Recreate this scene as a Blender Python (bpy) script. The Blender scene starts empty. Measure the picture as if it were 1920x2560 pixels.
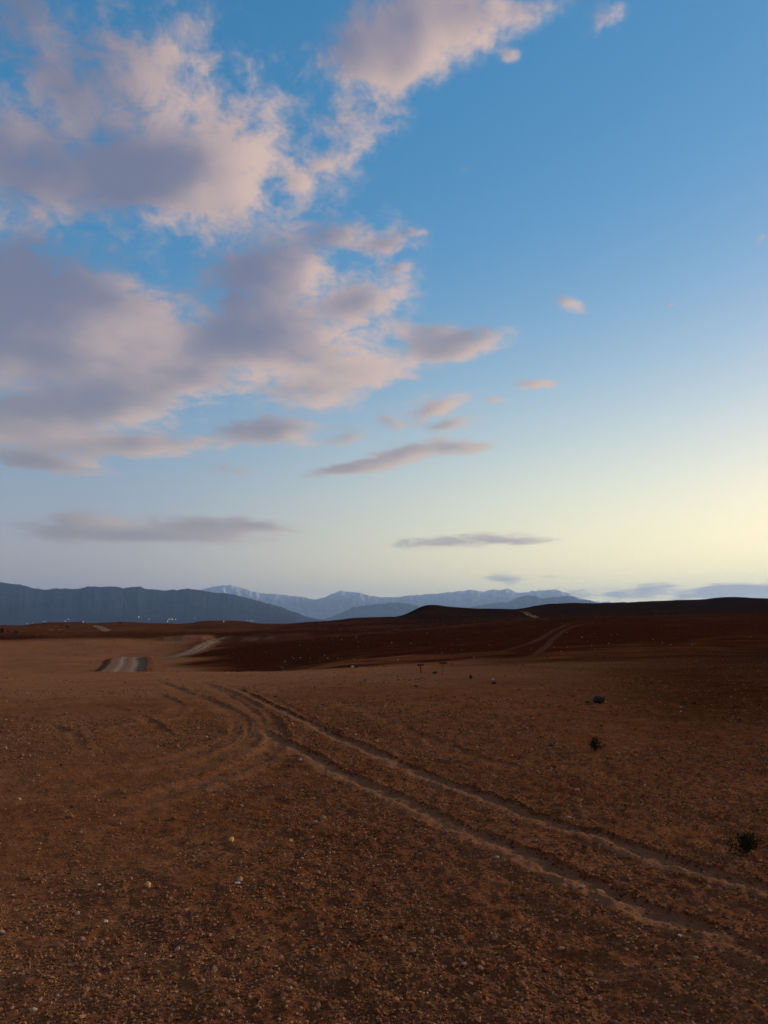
import bpy, math, random
import numpy as np
from mathutils import Vector, Matrix, Euler

# ------------------------------------------------------------------ camera
PITCH = math.radians(8.13)
FOCAL = 1923.0                       # focal length in units of a 1920 x 2560 frame
EYE = 1.7
scene = bpy.context.scene
camera_data = bpy.data.cameras.new('camera')
camera = bpy.data.objects.new('camera', camera_data)
scene.collection.objects.link(camera)
scene.camera = camera
camera_data.sensor_fit = 'VERTICAL'
camera_data.sensor_height = 24
camera_data.angle = 2 * math.atan(1280 / FOCAL)
camera_data.clip_start = 0.05
camera_data.clip_end = 300000
camera.location = (0, 0, EYE)
camera.rotation_euler = (math.pi / 2 + PITCH, 0, 0)

SUN_AZ, SUN_EL = math.radians(56), math.radians(2.0)      # just past the right edge of view, clockwise from +Y


# ------------------------------------------------------------------ world: dusk sky with broken cloud
def direction(px, py):
    u, v = (px - 960) / FOCAL, (1280 - py) / FOCAL
    d = Vector((u, math.cos(PITCH) - v * math.sin(PITCH), math.sin(PITCH) + v * math.cos(PITCH)))
    return d.normalized()


world = bpy.data.worlds.new('World')
scene.world = world
world.use_nodes = True
N, L = world.node_tree.nodes, world.node_tree.links
N.clear()


def node(kind, **kw):
    n = N.new(kind)
    for k, v in kw.items():
        setattr(n, k, v)
    return n


def put(sock, val):
    if isinstance(val, bpy.types.NodeSocket):
        L.new(val, sock)
    elif val is not None:
        sock.default_value = val


def math_(op, a, b=None, c=None, clamp=False):
    n = node('ShaderNodeMath', operation=op, use_clamp=clamp)
    put(n.inputs[0], a); put(n.inputs[1], b); put(n.inputs[2], c)
    return n.outputs[0]


def vec_(op, a, b=None):
    n = node('ShaderNodeVectorMath', operation=op)
    put(n.inputs[0], a); put(n.inputs[1], b)
    return n.outputs['Value'] if op in ('DOT_PRODUCT', 'LENGTH', 'DISTANCE') else n.outputs[0]


def smooth(x, lo, hi, a=0.0, b=1.0):
    n = node('ShaderNodeMapRange', interpolation_type='SMOOTHSTEP')
    put(n.inputs[0], x)
    for i, v in enumerate((lo, hi, a, b)):
        put(n.inputs[i + 1], v)
    return n.outputs[0]


def mixc(f, a, b):
    n = node('ShaderNodeMix', data_type='RGBA')
    put(n.inputs[0], f); put(n.inputs[6], a); put(n.inputs[7], b)
    return n.outputs[2]


sky = node('ShaderNodeTexSky', sky_type='NISHITA', sun_disc=False)
sky.sun_elevation, sky.sun_rotation = SUN_EL, SUN_AZ
sky.altitude, sky.air_density, sky.dust_density, sky.ozone_density = 500, 1.0, 1.5, 2.0
sep = node('ShaderNodeSeparateColor'); L.new(sky.outputs[0], sep.inputs[0])
com = node('ShaderNodeCombineColor')
for ch, (gain, power) in enumerate(((19.0, 1.22), (4.2, .68), (4.2, .58))):
    p = math_('POWER', math_('MULTIPLY', sep.outputs[ch], 0.03), power)
    L.new(math_('MINIMUM', math_('MULTIPLY', p, gain * 10), 9.0), com.inputs[ch])
clear = com.outputs[0]

tex = node('ShaderNodeTexCoord')
D = tex.outputs['Generated']
Dv = vec_('NORMALIZE', D)
xyz = node('ShaderNodeSeparateXYZ'); L.new(D, xyz.inputs[0])
elev = xyz.outputs[2]
# dusty air low in the sky: greyish away from the sun, straw yellow towards it
sun_flat = Vector((math.sin(SUN_AZ), math.cos(SUN_AZ), 0))
toward = smooth(vec_('DOT_PRODUCT', Dv, sun_flat), 0.15, 0.98)
dust = mixc(toward, (7.4, 5.4, 4.7, 1), (23.0, 19.5, 7.6, 1))
thin = math_('POWER', 2.718, math_('MULTIPLY', math_('MAXIMUM', elev, 0.0), math_('MULTIPLY_ADD', toward, 0.7, -6.8)))
thin = math_('MULTIPLY', thin, smooth(elev, 0.15, 0.62, 1.0, 0.0))
clear = mixc(math_('MULTIPLY', thin, 0.95), clear, dust)

# clouds are drawn out sideways towards the horizon
drawn = math_('MULTIPLY', math_('LOGARITHM', math_('ADD', math_('MAXIMUM', elev, 0.0), 0.08), 2.718), 0.8)
cmb = node('ShaderNodeCombineXYZ')
L.new(xyz.outputs[0], cmb.inputs[0]); L.new(xyz.outputs[1], cmb.inputs[1]); L.new(drawn, cmb.inputs[2])
air = vec_('ADD', cmb.outputs[0], Vector((3.7, 1.9, 5.2)))
height = smooth(elev, 0.02, 0.42)
shade = mixc(height, (3.5, 2.95, 2.85, 1), (1.9, 1.95, 2.85, 1))
warm = mixc(height, (6.2, 5.0, 4.1, 1), (7.4, 5.3, 4.4, 1))
ahead = math_('MAXIMUM', xyz.outputs[1], 0.02)
U, V = math_('DIVIDE', xyz.outputs[0], ahead), math_('DIVIDE', elev, ahead)

def noise(vec, scale, detail, rough, dist=0.0):
    n = node('ShaderNodeTexNoise', noise_dimensions='3D')
    L.new(vec, n.inputs['Vector'])
    n.inputs['Scale'].default_value = scale
    n.inputs['Detail'].default_value = detail
    n.inputs['Roughness'].default_value = rough
    n.inputs['Distortion'].default_value = dist
    return n.outputs['Fac']


sun_dir = Vector((math.sin(SUN_AZ), math.cos(SUN_AZ), 0.03)).normalized()
# cloud banks: x, y, half-width, half-height, tilt, weight, softness group
CLOUDS = [
    # upper left bank and its veil
    (420, 395, 185, 85, -12, 1.1), (250, 400, 170, 80, 8, .9), (70, 350, 150, 120, -20, .85), (280, 200, 250, 140, -28, .62),
    (520, 300, 90, 120, -20, .55), (420, 60, 140, 110, 0, .30), (60, 20, 90, 60, -35, .5), (130, 180, 120, 70, -35, .35),
    (230, 110, 320, 170, -25, .24), (260, 600, 320, 130, -5, .30), (700, 330, 120, 170, 15, .25), (800, 560, 130, 130, 0, .38), (900, 880, 200, 90, 0, .20),
    # top centre bank
    (900, 40, 190, 85, 15, 1.25), (1010, 55, 95, 70, 20, .6), (800, 140, 105, 55, 0, .8), (890, 150, 70, 50, 0, .5), (770, 275, 62, 55, 20, .55),
    (725, 345, 60, 20, 20, .42), (850, 250, 60, 50, 0, .40), (600, 110, 45, 45, 0, .35), (1150, 20, 95, 40, 10, .5),
    (1310, 40, 48, 36, 15, .75), (1102, 120, 22, 15, 0, .7), (640, 395, 32, 26, 0, .55),
    # centre bank
    (560, 600, 115, 95, 10, 1.25), (620, 560, 70, 60, 0, .5), (720, 515, 58, 34, 10, .8), (840, 530, 55, 18, 8, .6), (890, 503, 28, 9, 0, .7),
    (860, 582, 26, 12, 10, .7), (780, 655, 90, 36, 14, .9), (660, 760, 150, 62, -8, 1.05), (560, 720, 120, 60, 0, .6), (770, 815, 110, 30, 8, .9),
    (640, 850, 130, 36, 0, .55), (860, 700, 60, 30, 0, .3),
    # left bank
    (100, 625, 190, 85, -10, .80), (300, 690, 180, 90, -10, .75), (120, 760, 190, 90, -10, .95), (380, 800, 190, 65, 12, 1.05),
    (230, 880, 170, 48, 8, 1.05), (60, 920, 120, 55, 0, 1.1), (0, 700, 140, 150, 0, .5),
    # grey streets below it
    (330, 962, 165, 25, 5, 1.3), (580, 938, 95, 30, 3, 1.35), (110, 1003, 115, 19, -4, 1.1), (510, 1016, 62, 15, 0, .75),
    (745, 948, 55, 20, 10, .75),
    # scattered right of centre
    (1005, 735, 105, 27, 3, 1.1), (940, 712, 50, 20, 0, .5), (980, 765, 60, 16, 0, .6), (1228, 655, 38, 16, -28, 1.0), (1270, 590, 28, 10, 20, .33),
    (1350, 552, 30, 11, 30, .3), (1447, 657, 12, 7, 0, .45), (1645, 512, 26, 12, 45, .6), (1000, 368, 34, 10, 15, .3),
    (1157, 830, 52, 12, 0, .95), (1075, 863, 32, 7, 0, .75), (945, 880, 62, 17, 22, .85), (845, 915, 30, 17, -40, .65),
    (975, 917, 48, 13, 8, .8), (990, 968, 75, 17, 0, 1.1), (855, 985, 75, 20, 14, 1.3), (755, 1012, 85, 13, 8, 1.3),
    # low flat bars and horizon heads
    (200, 1138, 130, 26, 0, 1.25), (310, 1160, 190, 15, 0, 1.2), (450, 1140, 120, 27, -6, 1.3), (580, 1138, 70, 14, -5, .95), (990, 1167, 120, 15, 2, 1.25), (1110, 1170, 80, 8, 0, .9),
    (1095, 1249, 44, 13, 0, .95), (1195, 1246, 60, 5, -3, .5), (770, 1242, 16, 3, 0, .6), (680, 1249, 14, 3, 0, .6),
    (1395, 1278, 62, 15, 6, 1.25), (1325, 1284, 30, 11, 0, .9), (1245, 1283, 38, 13, 0, .95), (1570, 1276, 40, 18, 0, 1.2), (1530, 1284, 40, 13, 0, 1.0), (1630, 1280, 60, 18, 0, 1.2), (1475, 1290, 25, 11, 0, .8), (1740, 1280, 100, 20, 0, 1.1),
    # the same deck carried on outside the picture
    (-300, 300, 300, 200, 0, .8), (-350, 800, 320, 180, 0, .9), (500, -300, 400, 140, 10, .9), (-700, 1050, 380, 40, 0, .9), (1150, -350, 260, 110, 0, .7), (0, -900, 500, 350, 0, 1.0), (-1000, -200, 500, 400, 0, 1.0), (-1800, 600, 700, 400, 0, 1.0), (800, -1300, 700, 400, 0, .9),
]
K = 1920 / 1659
BLOBS = []
for (cx, cy, rx, ry, tilt, w) in CLOUDS:
    c = direction(cx * K, cy * K)
    right = c.cross(Vector((0, 0, 1))).normalized()
    up = right.cross(c)
    a = math.radians(tilt)
    ax, az = right * math.cos(a) + up * math.sin(a), up * math.cos(a) - right * math.sin(a)
    fall = c.dot(direction(960, 1280)) ** 1.5
    sx, sz = rx * K / FOCAL * fall, ry * K / FOCAL * fall
    ring = [c + (ax * sx * math.cos(k * math.pi / 8) + az * sz * math.sin(k * math.pi / 8)) * 2.1 for k in range(16)]
    us, vs = [r.x / max(r.y, .05) for r in ring], [r.z / max(r.y, .05) for r in ring]
    BLOBS.append((ax, az, sx, sz, w, min(us), max(us), min(vs), max(vs)))


def backdrop(colour):
    b = node('ShaderNodeBackground')
    L.new(colour, b.inputs[0]); b.inputs[1].default_value = 0.10
    return b.outputs[0]


PLAIN = backdrop(clear)


def cloudy(blobs):
    """clear sky with the given banks of cloud over it, as a node group of its own"""
    global N, L
    outer, given = (N, L), {'Direction': Dv, 'Air': air, 'Clear': clear, 'Shade': shade, 'Warm': warm}
    group = bpy.data.node_groups.new('cloud_bank', 'ShaderNodeTree')
    for k in given:
        group.interface.new_socket(k, in_out='INPUT', socket_type='NodeSocketVector' if k in ('Direction', 'Air') else 'NodeSocketColor')
    group.interface.new_socket('Colour', in_out='OUTPUT', socket_type='NodeSocketColor')
    N, L = group.nodes, group.links
    src, sink = node('NodeGroupInput'), node('NodeGroupOutput')
    ray, wind = src.outputs['Direction'], src.outputs['Air']
    den, lit = 0.0, 0.0
    for (ax, az, sx, sz, w, *_) in blobs:
        p, q = vec_('DOT_PRODUCT', ray, ax / sx), vec_('DOT_PRODUCT', ray, az / sz)
        g = math_('MULTIPLY', math_('POWER', 0.36, math_('MULTIPLY_ADD', q, q, math_('MULTIPLY', p, p))), w)
        s = Vector((ax.dot(sun_dir), az.dot(sun_dir) - .25)).normalized()
        den = math_('ADD', g, den)
        lit = math_('MULTIPLY_ADD', g, math_('MULTIPLY_ADD', q, s[1], math_('MULTIPLY', p, s[0])), lit)
    n1 = noise(wind, 7.0, 9.0, 0.66, 0.25)
    na = noise(wind, 5.0, 2.6, 0.5, 0.3)
    nb = noise(vec_('ADD', wind, Vector((.035, .012, -.045))), 5.0, 2.6, 0.5, 0.3)
    n3 = noise(wind, 30.0, 5.0, 0.62, 0.4)
    rough = math_('MULTIPLY_ADD', math_('SUBTRACT', n3, 0.5), 0.85, math_('SUBTRACT', n1, 0.5))
    rough = math_('MULTIPLY', rough, math_('MULTIPLY', den, 2.6, clamp=True))
    field = math_('MULTIPLY_ADD', rough, 2.3, den)
    alpha = smooth(field, 0.11, 1.15)
    lit = math_('DIVIDE', lit, math_('ADD', den, 0.12))
    lit = math_('MULTIPLY_ADD', lit, 0.56, 0.12)
    lit = math_('MULTIPLY_ADD', vec_('DOT_PRODUCT', ray, sun_dir), 0.52, lit)
    lit = math_('MULTIPLY_ADD', math_('SUBTRACT', na, nb), 1.5, lit)
    lit = math_('MULTIPLY_ADD', rough, 0.30, lit)
    lit = math_('ADD', lit, smooth(den, 0.4, 1.7, 0.20, -0.10))
    cloud = mixc(smooth(lit, -0.05, 1.0), src.outputs['Shade'], src.outputs['Warm'])
    L.new(mixc(math_('MULTIPLY', alpha, 0.90), src.outputs['Clear'], cloud), sink.inputs[0])
    N, L = outer
    use = node('ShaderNodeGroup', node_tree=group)
    for k, v in given.items():
        L.new(v, use.inputs[k])
    return backdrop(use.outputs[0])


def branch(blobs, box, depth=0):
    """split the sky in two until a piece holds few banks, so that each ray works out only those near it"""
    blobs = [b for b in blobs if b[6] > box[0] and b[5] < box[1] and b[8] > box[2] and b[7] < box[3]]
    if not blobs:
        return PLAIN
    if len(blobs) <= 12 or depth > 4:
        return cloudy(blobs)
    best = None
    for axis in (0, 1):
        cuts = sorted({e for b in blobs for e in b[5 + 2 * axis:7 + 2 * axis] if box[2 * axis] < e < box[2 * axis + 1]})
        for e in cuts:
            n_lo, n_hi = sum(b[5 + 2 * axis] < e for b in blobs), sum(b[6 + 2 * axis] > e for b in blobs)
            score = max(n_lo, n_hi) + 0.3 * (n_lo + n_hi)
            if best is None or score < best[0]:
                best = (score, axis, e)
    _, axis, e = best
    lo, hi = list(box), list(box)
    lo[2 * axis + 1], hi[2 * axis] = e, e
    m = node('ShaderNodeMixShader')
    a, b = branch(blobs, lo, depth + 1), branch(blobs, hi, depth + 1)
    L.new(math_('GREATER_THAN', (U, V)[axis], e), m.inputs[0])
    L.new(a, m.inputs[1]); L.new(b, m.inputs[2])
    return m.outputs[0]


def deck():
    """the cloud deck overhead and behind, broken towards the sun"""
    n1 = noise(air, 2.6, 7.0, 0.6, 0.2)
    n2 = noise(vec_('ADD', air, Vector((.05, .02, -.05))), 2.6, 3.0, 0.5, 0.2)
    cover = smooth(vec_('DOT_PRODUCT', Dv, Vector((-.80, -.40, .45))), -0.45, 0.35, -0.15, 0.22)
    field = math_('ADD', n1, cover)
    lit = smooth(math_('MULTIPLY_ADD', math_('SUBTRACT', n1, n2), 2.2, 0.32), 0.0, 1.0)
    return backdrop(mixc(math_('MULTIPLY', smooth(field, 0.46, 0.66), 0.94), clear, mixc(lit, shade, warm)))


front = node('ShaderNodeMixShader')
L.new(math_('GREATER_THAN', xyz.outputs[1], 0.02), front.inputs[0])
L.new(deck(), front.inputs[1])
L.new(branch(BLOBS, [-60, 60, -60, 60]), front.inputs[2])
out = node('ShaderNodeOutputWorld')
L.new(front.outputs[0], out.inputs[0])
world.cycles.sampling_method = 'MANUAL'
world.cycles.sample_map_resolution = 512
print('sky nodes', len(N))

# ------------------------------------------------------------------ sun, exposure
sun_data = bpy.data.lights.new('sun', 'SUN')
sun_data.energy = 5.0
sun_data.angle = math.radians(12)
sun_data.color = (1.0, 0.77, 0.53)
sun = bpy.data.objects.new('sun', sun_data)
scene.collection.objects.link(sun)
LAMP_EL = math.radians(12)            # the glow above the ridge that hides the disc
to_sun = Vector((math.sin(SUN_AZ) * math.cos(LAMP_EL), math.cos(SUN_AZ) * math.cos(LAMP_EL), math.sin(LAMP_EL)))
sun.rotation_euler = to_sun.to_track_quat('Z', 'Y').to_euler()
scene.view_settings.view_transform = 'Standard'
scene.view_settings.look = 'None'
scene.view_settings.gamma = 1.0
scene.view_settings.exposure = 0.0
scene.cycles.max_bounces = 4
scene.cycles.diffuse_bounces = 2
scene.cycles.volume_bounces = 0
scene.cycles.use_adaptive_sampling = True
scene.cycles.adaptive_min_samples = 24
scene.cycles.adaptive_threshold = 0.004
scene.cycles.use_denoising = True
scene.cycles.denoising_input_passes = 'RGB_ALBEDO_NORMAL'
scene.cycles.denoising_prefilter = 'ACCURATE'

# ------------------------------------------------------------------ helpers
rng = np.random.default_rng(7)
random.seed(7)


def link(o, parent=None):
    scene.collection.objects.link(o)
    if parent is not None:
        o.parent = parent
    return o


def tag(o, label=None, category=None, group=None, kind=None):
    for k, v in (('label', label), ('category', category), ('group', group), ('kind', kind)):
        if v:
            o[k] = v
    return o


def fast_mesh(name, co, faces, mat=None, flat=True):
    """mesh from an (n,3) array and an (m,3) or (m,4) face array"""
    co, faces = np.asarray(co, np.float32), np.asarray(faces, np.int32)
    me = bpy.data.meshes.new(name)
    me.vertices.add(len(co)); me.vertices.foreach_set('co', co.ravel())
    k = faces.shape[1]
    me.loops.add(faces.size); me.loops.foreach_set('vertex_index', faces.ravel())
    me.polygons.add(len(faces)); me.polygons.foreach_set('loop_start', np.arange(0, faces.size, k, dtype=np.int32))
    me.polygons.foreach_set('use_smooth', np.full(len(faces), not flat))
    me.update(calc_edges=True)
    if mat:
        me.materials.append(mat)
    return me


def attr(me, name, values):
    a = me.attributes.new(name, 'FLOAT', 'POINT')
    a.data.foreach_set('value', np.asarray(values, np.float32))


def hash2(ix, iy, seed):
    h = (ix.astype(np.int64) * 374761393 + iy.astype(np.int64) * 668265263 + seed * 1442695041) & 0x7fffffff
    h = ((h ^ (h >> 13)) * 1274126177) & 0x7fffffff
    return ((h ^ (h >> 16)) & 0xffff) / 65535.0


def vnoise(x, y, seed=0):
    ix, iy = np.floor(x), np.floor(y)
    fx, fy = x - ix, y - iy
    fx, fy = fx * fx * fx * (fx * (fx * 6 - 15) + 10), fy * fy * fy * (fy * (fy * 6 - 15) + 10)
    a, b = hash2(ix, iy, seed), hash2(ix + 1, iy, seed)
    c, d = hash2(ix, iy + 1, seed), hash2(ix + 1, iy + 1, seed)
    return (a + (b - a) * fx) * (1 - fy) + (c + (d - c) * fx) * fy - 0.5


def fbm(x, y, octaves=4, seed=0, gain=0.5):
    s, amp = 0.0, 1.0
    ca, sa = math.cos(0.6), math.sin(0.6)
    for k in range(octaves):
        s = s + amp * vnoise(x, y, seed + 17 * k)
        x, y = (x * ca - y * sa) * 2.03, (x * sa + y * ca) * 2.03
        amp *= gain
    return s


def sstep(x, lo, hi):
    t = np.clip((x - lo) / (hi - lo), 0, 1)
    return t * t * (3 - 2 * t)


def slope_of(py):
    return math.tan(PITCH + math.atan((1280 - py) / FOCAL))


def tangent_of(px, py=1600):
    v = (1280 - py) / FOCAL
    return (px - 960) / FOCAL / (math.cos(PITCH) - v * math.sin(PITCH))


# ------------------------------------------------------------------ the lie of the land
# each row is a distance in metres; its points give where the ground stands at that distance, along the row
# (heights 'z' in metres, or as sighted from eye height)
ROWS = [
    (0.3, 'z', [(0, 0), (1920, 0)]),
    (6, 'z', [(0, -.02), (1920, -.02)]),
    (12, 'z', [(0, -.10), (1920, -.06)]),
    (25, 'z', [(0, -.38), (700, -.36), (1200, -.25), (1920, -.16)]),
    (40, 'z', [(0, -.95), (600, -.93), (900, -.80), (1200, -.60), (1920, -.42)]),
    (53, 's', [(0, 1680), (600, 1680), (800, 1674), (1000, 1666), (1200, 1660), (1400, 1652), (1920, 1643)]),
    (62, 'z', [(0, -2.9), (560, -2.8), (700, -2.5), (850, -2.0), (1000, -1.7), (1200, -1.35), (1400, -1.0), (1920, -.65)]),
    (80, 'z', [(0, -5.6), (560, -5.3), (700, -3.6), (850, -2.6), (1000, -2.15), (1200, -1.6), (1400, -1.1), (1920, -.5)]),
    (120, 's', [(0, 1684), (400, 1682), (600, 1672), (700, 1662), (850, 1640), (1000, 1622), (1200, 1603), (1400, 1588), (1600, 1581), (1920, 1578)]),
    (170, 's', [(0, 1643), (400, 1643), (600, 1634), (850, 1612), (1000, 1598), (1200, 1580), (1400, 1562), (1600, 1556), (1920, 1552)]),
    (220, 's', [(0, 1618), (400, 1617), (600, 1612), (850, 1595), (1000, 1583), (1200, 1565), (1350, 1552), (1480, 1541), (1600, 1539), (1750, 1537), (1920, 1535)]),
    (300, 's', [(0, 1598), (400, 1598), (600, 1598), (850, 1580), (1000, 1570), (1200, 1556), (1350, 1548), (1500, 1548), (1600, 1546), (1920, 1541)]),
    (420, 's', [(0, 1579), (200, 1580), (400, 1578), (600, 1580), (850, 1565), (1000, 1556), (1200, 1547), (1300, 1544), (1400, 1545), (1500, 1546), (1920, 1534)]),
    (500, 's', [(0, 1568), (150, 1572), (300, 1566), (450, 1570), (600, 1566), (800, 1562), (1000, 1549), (1060, 1540), (1200, 1540), (1300, 1541), (1400, 1540), (1920, 1530)]),
    (600, 's', [(-200, 1566), (0, 1563), (50, 1564), (110, 1556), (200, 1555), (235, 1558), (300, 1555), (345, 1557), (440, 1560), (482, 1558), (500, 1553), (545, 1551),
                (585, 1551.5), (622, 1555), (640, 1558), (700, 1560), (781, 1555), (830, 1552), (874, 1546), (904, 1543.6), (980, 1542), (1001, 1541), (1022, 1532), (1043, 1521),
                (1056, 1514), (1066, 1512), (1085, 1512), (1105, 1514), (1127, 1518), (1157, 1519), (1199, 1522.5), (1258, 1522), (1283, 1523), (1300, 1526), (1350, 1528),
                (1450, 1528), (1920, 1515), (2200, 1515)]),
    (760, 's', [(-200, 1572), (0, 1572), (600, 1570), (900, 1555), (1000, 1550), (1100, 1535), (1200, 1531), (1292, 1525), (1347, 1513.6), (1389, 1509), (1430, 1508), (1494, 1508.6),
                (1579, 1506.5), (1642, 1503), (1726, 1500), (1769, 1499), (1785, 1496.5), (1802, 1494.7), (1832, 1493), (1870, 1494.5), (1920, 1497), (2050, 1500), (2300, 1498)]),
    (1000, 'z', [(0, -9), (1920, -6)]),
    (1500, 'z', [(0, -26), (1920, -20)]),
    (6000, 'z', [(0, -42), (1920, -42)]),
    (70000, 'z', [(0, -60), (1920, -60)]),
]
T_AX = np.linspace(tangent_of(-900), tangent_of(2820), 420)
LOGY = np.linspace(math.log(0.3), math.log(70000), 900)
_rows = []
for (dist, mode, pts) in ROWS:
    xs = [tangent_of(p[0]) for p in pts]
    zs = [p[1] if mode == 'z' else EYE + dist * slope_of(p[1]) for p in pts]
    _rows.append(np.interp(T_AX, xs, zs))
_rows = np.array(_rows)                                  # rows x T
_d = np.log([r[0] for r in ROWS])
# monotone-ish cubic along distance
_m = np.zeros_like(_rows)
_sl = np.diff(_rows, axis=0) / np.diff(_d)[:, None]
_m[1:-1] = np.where(_sl[1:] * _sl[:-1] > 0, 2 * _sl[1:] * _sl[:-1] / (_sl[1:] + _sl[:-1] + 1e-12), 0)
_k = np.clip(np.searchsorted(_d, LOGY) - 1, 0, len(_d) - 2)
_h = np.diff(_d)[_k]
_u = np.clip((LOGY - _d[_k]) / _h, 0, 1)[:, None]
_h = _h[:, None]
BASE = ((2 * _u**3 - 3 * _u**2 + 1) * _rows[_k] + (_u**3 - 2 * _u**2 + _u) * _h * _m[_k]
        + (-2 * _u**3 + 3 * _u**2) * _rows[_k + 1] + (_u**3 - _u**2) * _h * _m[_k + 1])
_ker = np.array([1, 2, 3, 2, 1]) / 9.0
_pad = np.pad(BASE, ((0, 0), (2, 2)), 'edge')
BASE = sum(_ker[i] * _pad[:, i:i + BASE.shape[1]] for i in range(5))


def lie(x, y):
    """smooth land height"""
    x, y = np.asarray(x, float), np.asarray(y, float)
    az = np.arctan2(x, y)
    lim = math.radians(44)
    tl = math.tan(lim)
    back = (np.abs(az) - lim) / (math.pi - lim)
    t = np.where(np.abs(az) <= lim, np.tan(np.clip(az, -lim, lim)), np.sign(az) * tl * (1 - np.clip(back, 0, 1)))
    r = np.hypot(x, y)
    yy = np.where(np.abs(az) <= lim, y, r * math.cos(lim))
    fi = np.clip((np.log(np.maximum(yy, 0.31)) - LOGY[0]) / (LOGY[1] - LOGY[0]), 0, len(LOGY) - 1.001)
    fj = np.clip((t - T_AX[0]) / (T_AX[1] - T_AX[0]), 0, len(T_AX) - 1.001)
    i, j = fi.astype(int), fj.astype(int)
    a, b = fi - i, fj - j
    return (BASE[i, j] * (1 - a) * (1 - b) + BASE[i + 1, j] * a * (1 - b) + BASE[i, j + 1] * (1 - a) * b + BASE[i + 1, j + 1] * a * b)


def spot(px, py, lo=1.5, hi=1500.0, fn=None):
    """the ground point sighted at a place of the photograph"""
    fn = fn or lie
    ys = np.exp(np.linspace(math.log(lo), math.log(hi), 4000))
    t, s = tangent_of(px, py), slope_of(py)
    gap = EYE + ys * s - fn(ys * t, ys)
    k = np.argmax(gap < 0)
    if gap[k] >= 0:
        k = int(np.argmin(np.abs(gap)))
    elif k > 0:
        f = gap[k - 1] / (gap[k - 1] - gap[k])
        y = ys[k - 1] + f * (ys[k] - ys[k - 1])
        return np.array([y * t, y])
    return np.array([ys[k] * t, ys[k]])


def resample(pts, step):
    pts = np.asarray(pts, float)
    # Catmull-Rom through the points
    P = np.vstack([2 * pts[0] - pts[1], pts, 2 * pts[-1] - pts[-2]])
    outp = []
    for k in range(1, len(P) - 2):
        n = max(2, int(np.linalg.norm(P[k + 1] - P[k]) / step))
        for u in np.linspace(0, 1, n, endpoint=False):
            outp.append(0.5 * (2 * P[k] + (P[k + 1] - P[k - 1]) * u + (2 * P[k - 1] - 5 * P[k] + 4 * P[k + 1] - P[k + 2]) * u * u
                               + (3 * P[k] - P[k - 1] - 3 * P[k + 1] + P[k + 2]) * u**3))
    outp.append(pts[-1])
    return np.array(outp)


def along(path, x, y, reach):
    """signed distance to a polyline (positive on the side facing away from the camera) and arc length, inside reach"""
    best = np.full(x.shape, 1e9); arc = np.zeros(x.shape)
    box = (x > path[:, 0].min() - reach) & (x < path[:, 0].max() + reach) & (y > path[:, 1].min() - reach) & (y < path[:, 1].max() + reach)
    idx = np.nonzero(box)[0]
    if len(idx) == 0:
        return best, arc
    bx, by = x[idx], y[idx]
    bb, ba = np.full(bx.shape, 1e9), np.zeros(bx.shape)
    s0 = 0.0
    for a, b in zip(path[:-1], path[1:]):
        d = b - a; ln = math.hypot(*d)
        if ln < 1e-6:
            continue
        near = (np.abs(bx - (a[0] + b[0]) / 2) < ln / 2 + reach) & (np.abs(by - (a[1] + b[1]) / 2) < ln / 2 + reach)
        q = np.nonzero(near)[0]
        if len(q):
            u = np.clip(((bx[q] - a[0]) * d[0] + (by[q] - a[1]) * d[1]) / ln**2, 0, 1)
            dx, dy = bx[q] - a[0] - u * d[0], by[q] - a[1] - u * d[1]
            dist = np.hypot(dx, dy)
            nx, ny = -d[1] / ln, d[0] / ln
            if nx * a[0] + ny * a[1] < 0:
                nx, ny = -nx, -ny
            sd = np.where(dx * nx + dy * ny >= 0, dist, -dist)
            better = dist < np.abs(bb[q])
            qq = q[better]
            bb[qq] = sd[better]; ba[qq] = s0 + u[better] * ln
        s0 += ln
    best[idx] = bb; arc[idx] = ba
    return best, arc


def path_of(pix, step, **kw):
    return resample([spot(px, py, **kw) for px, py in pix], step)


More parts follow.
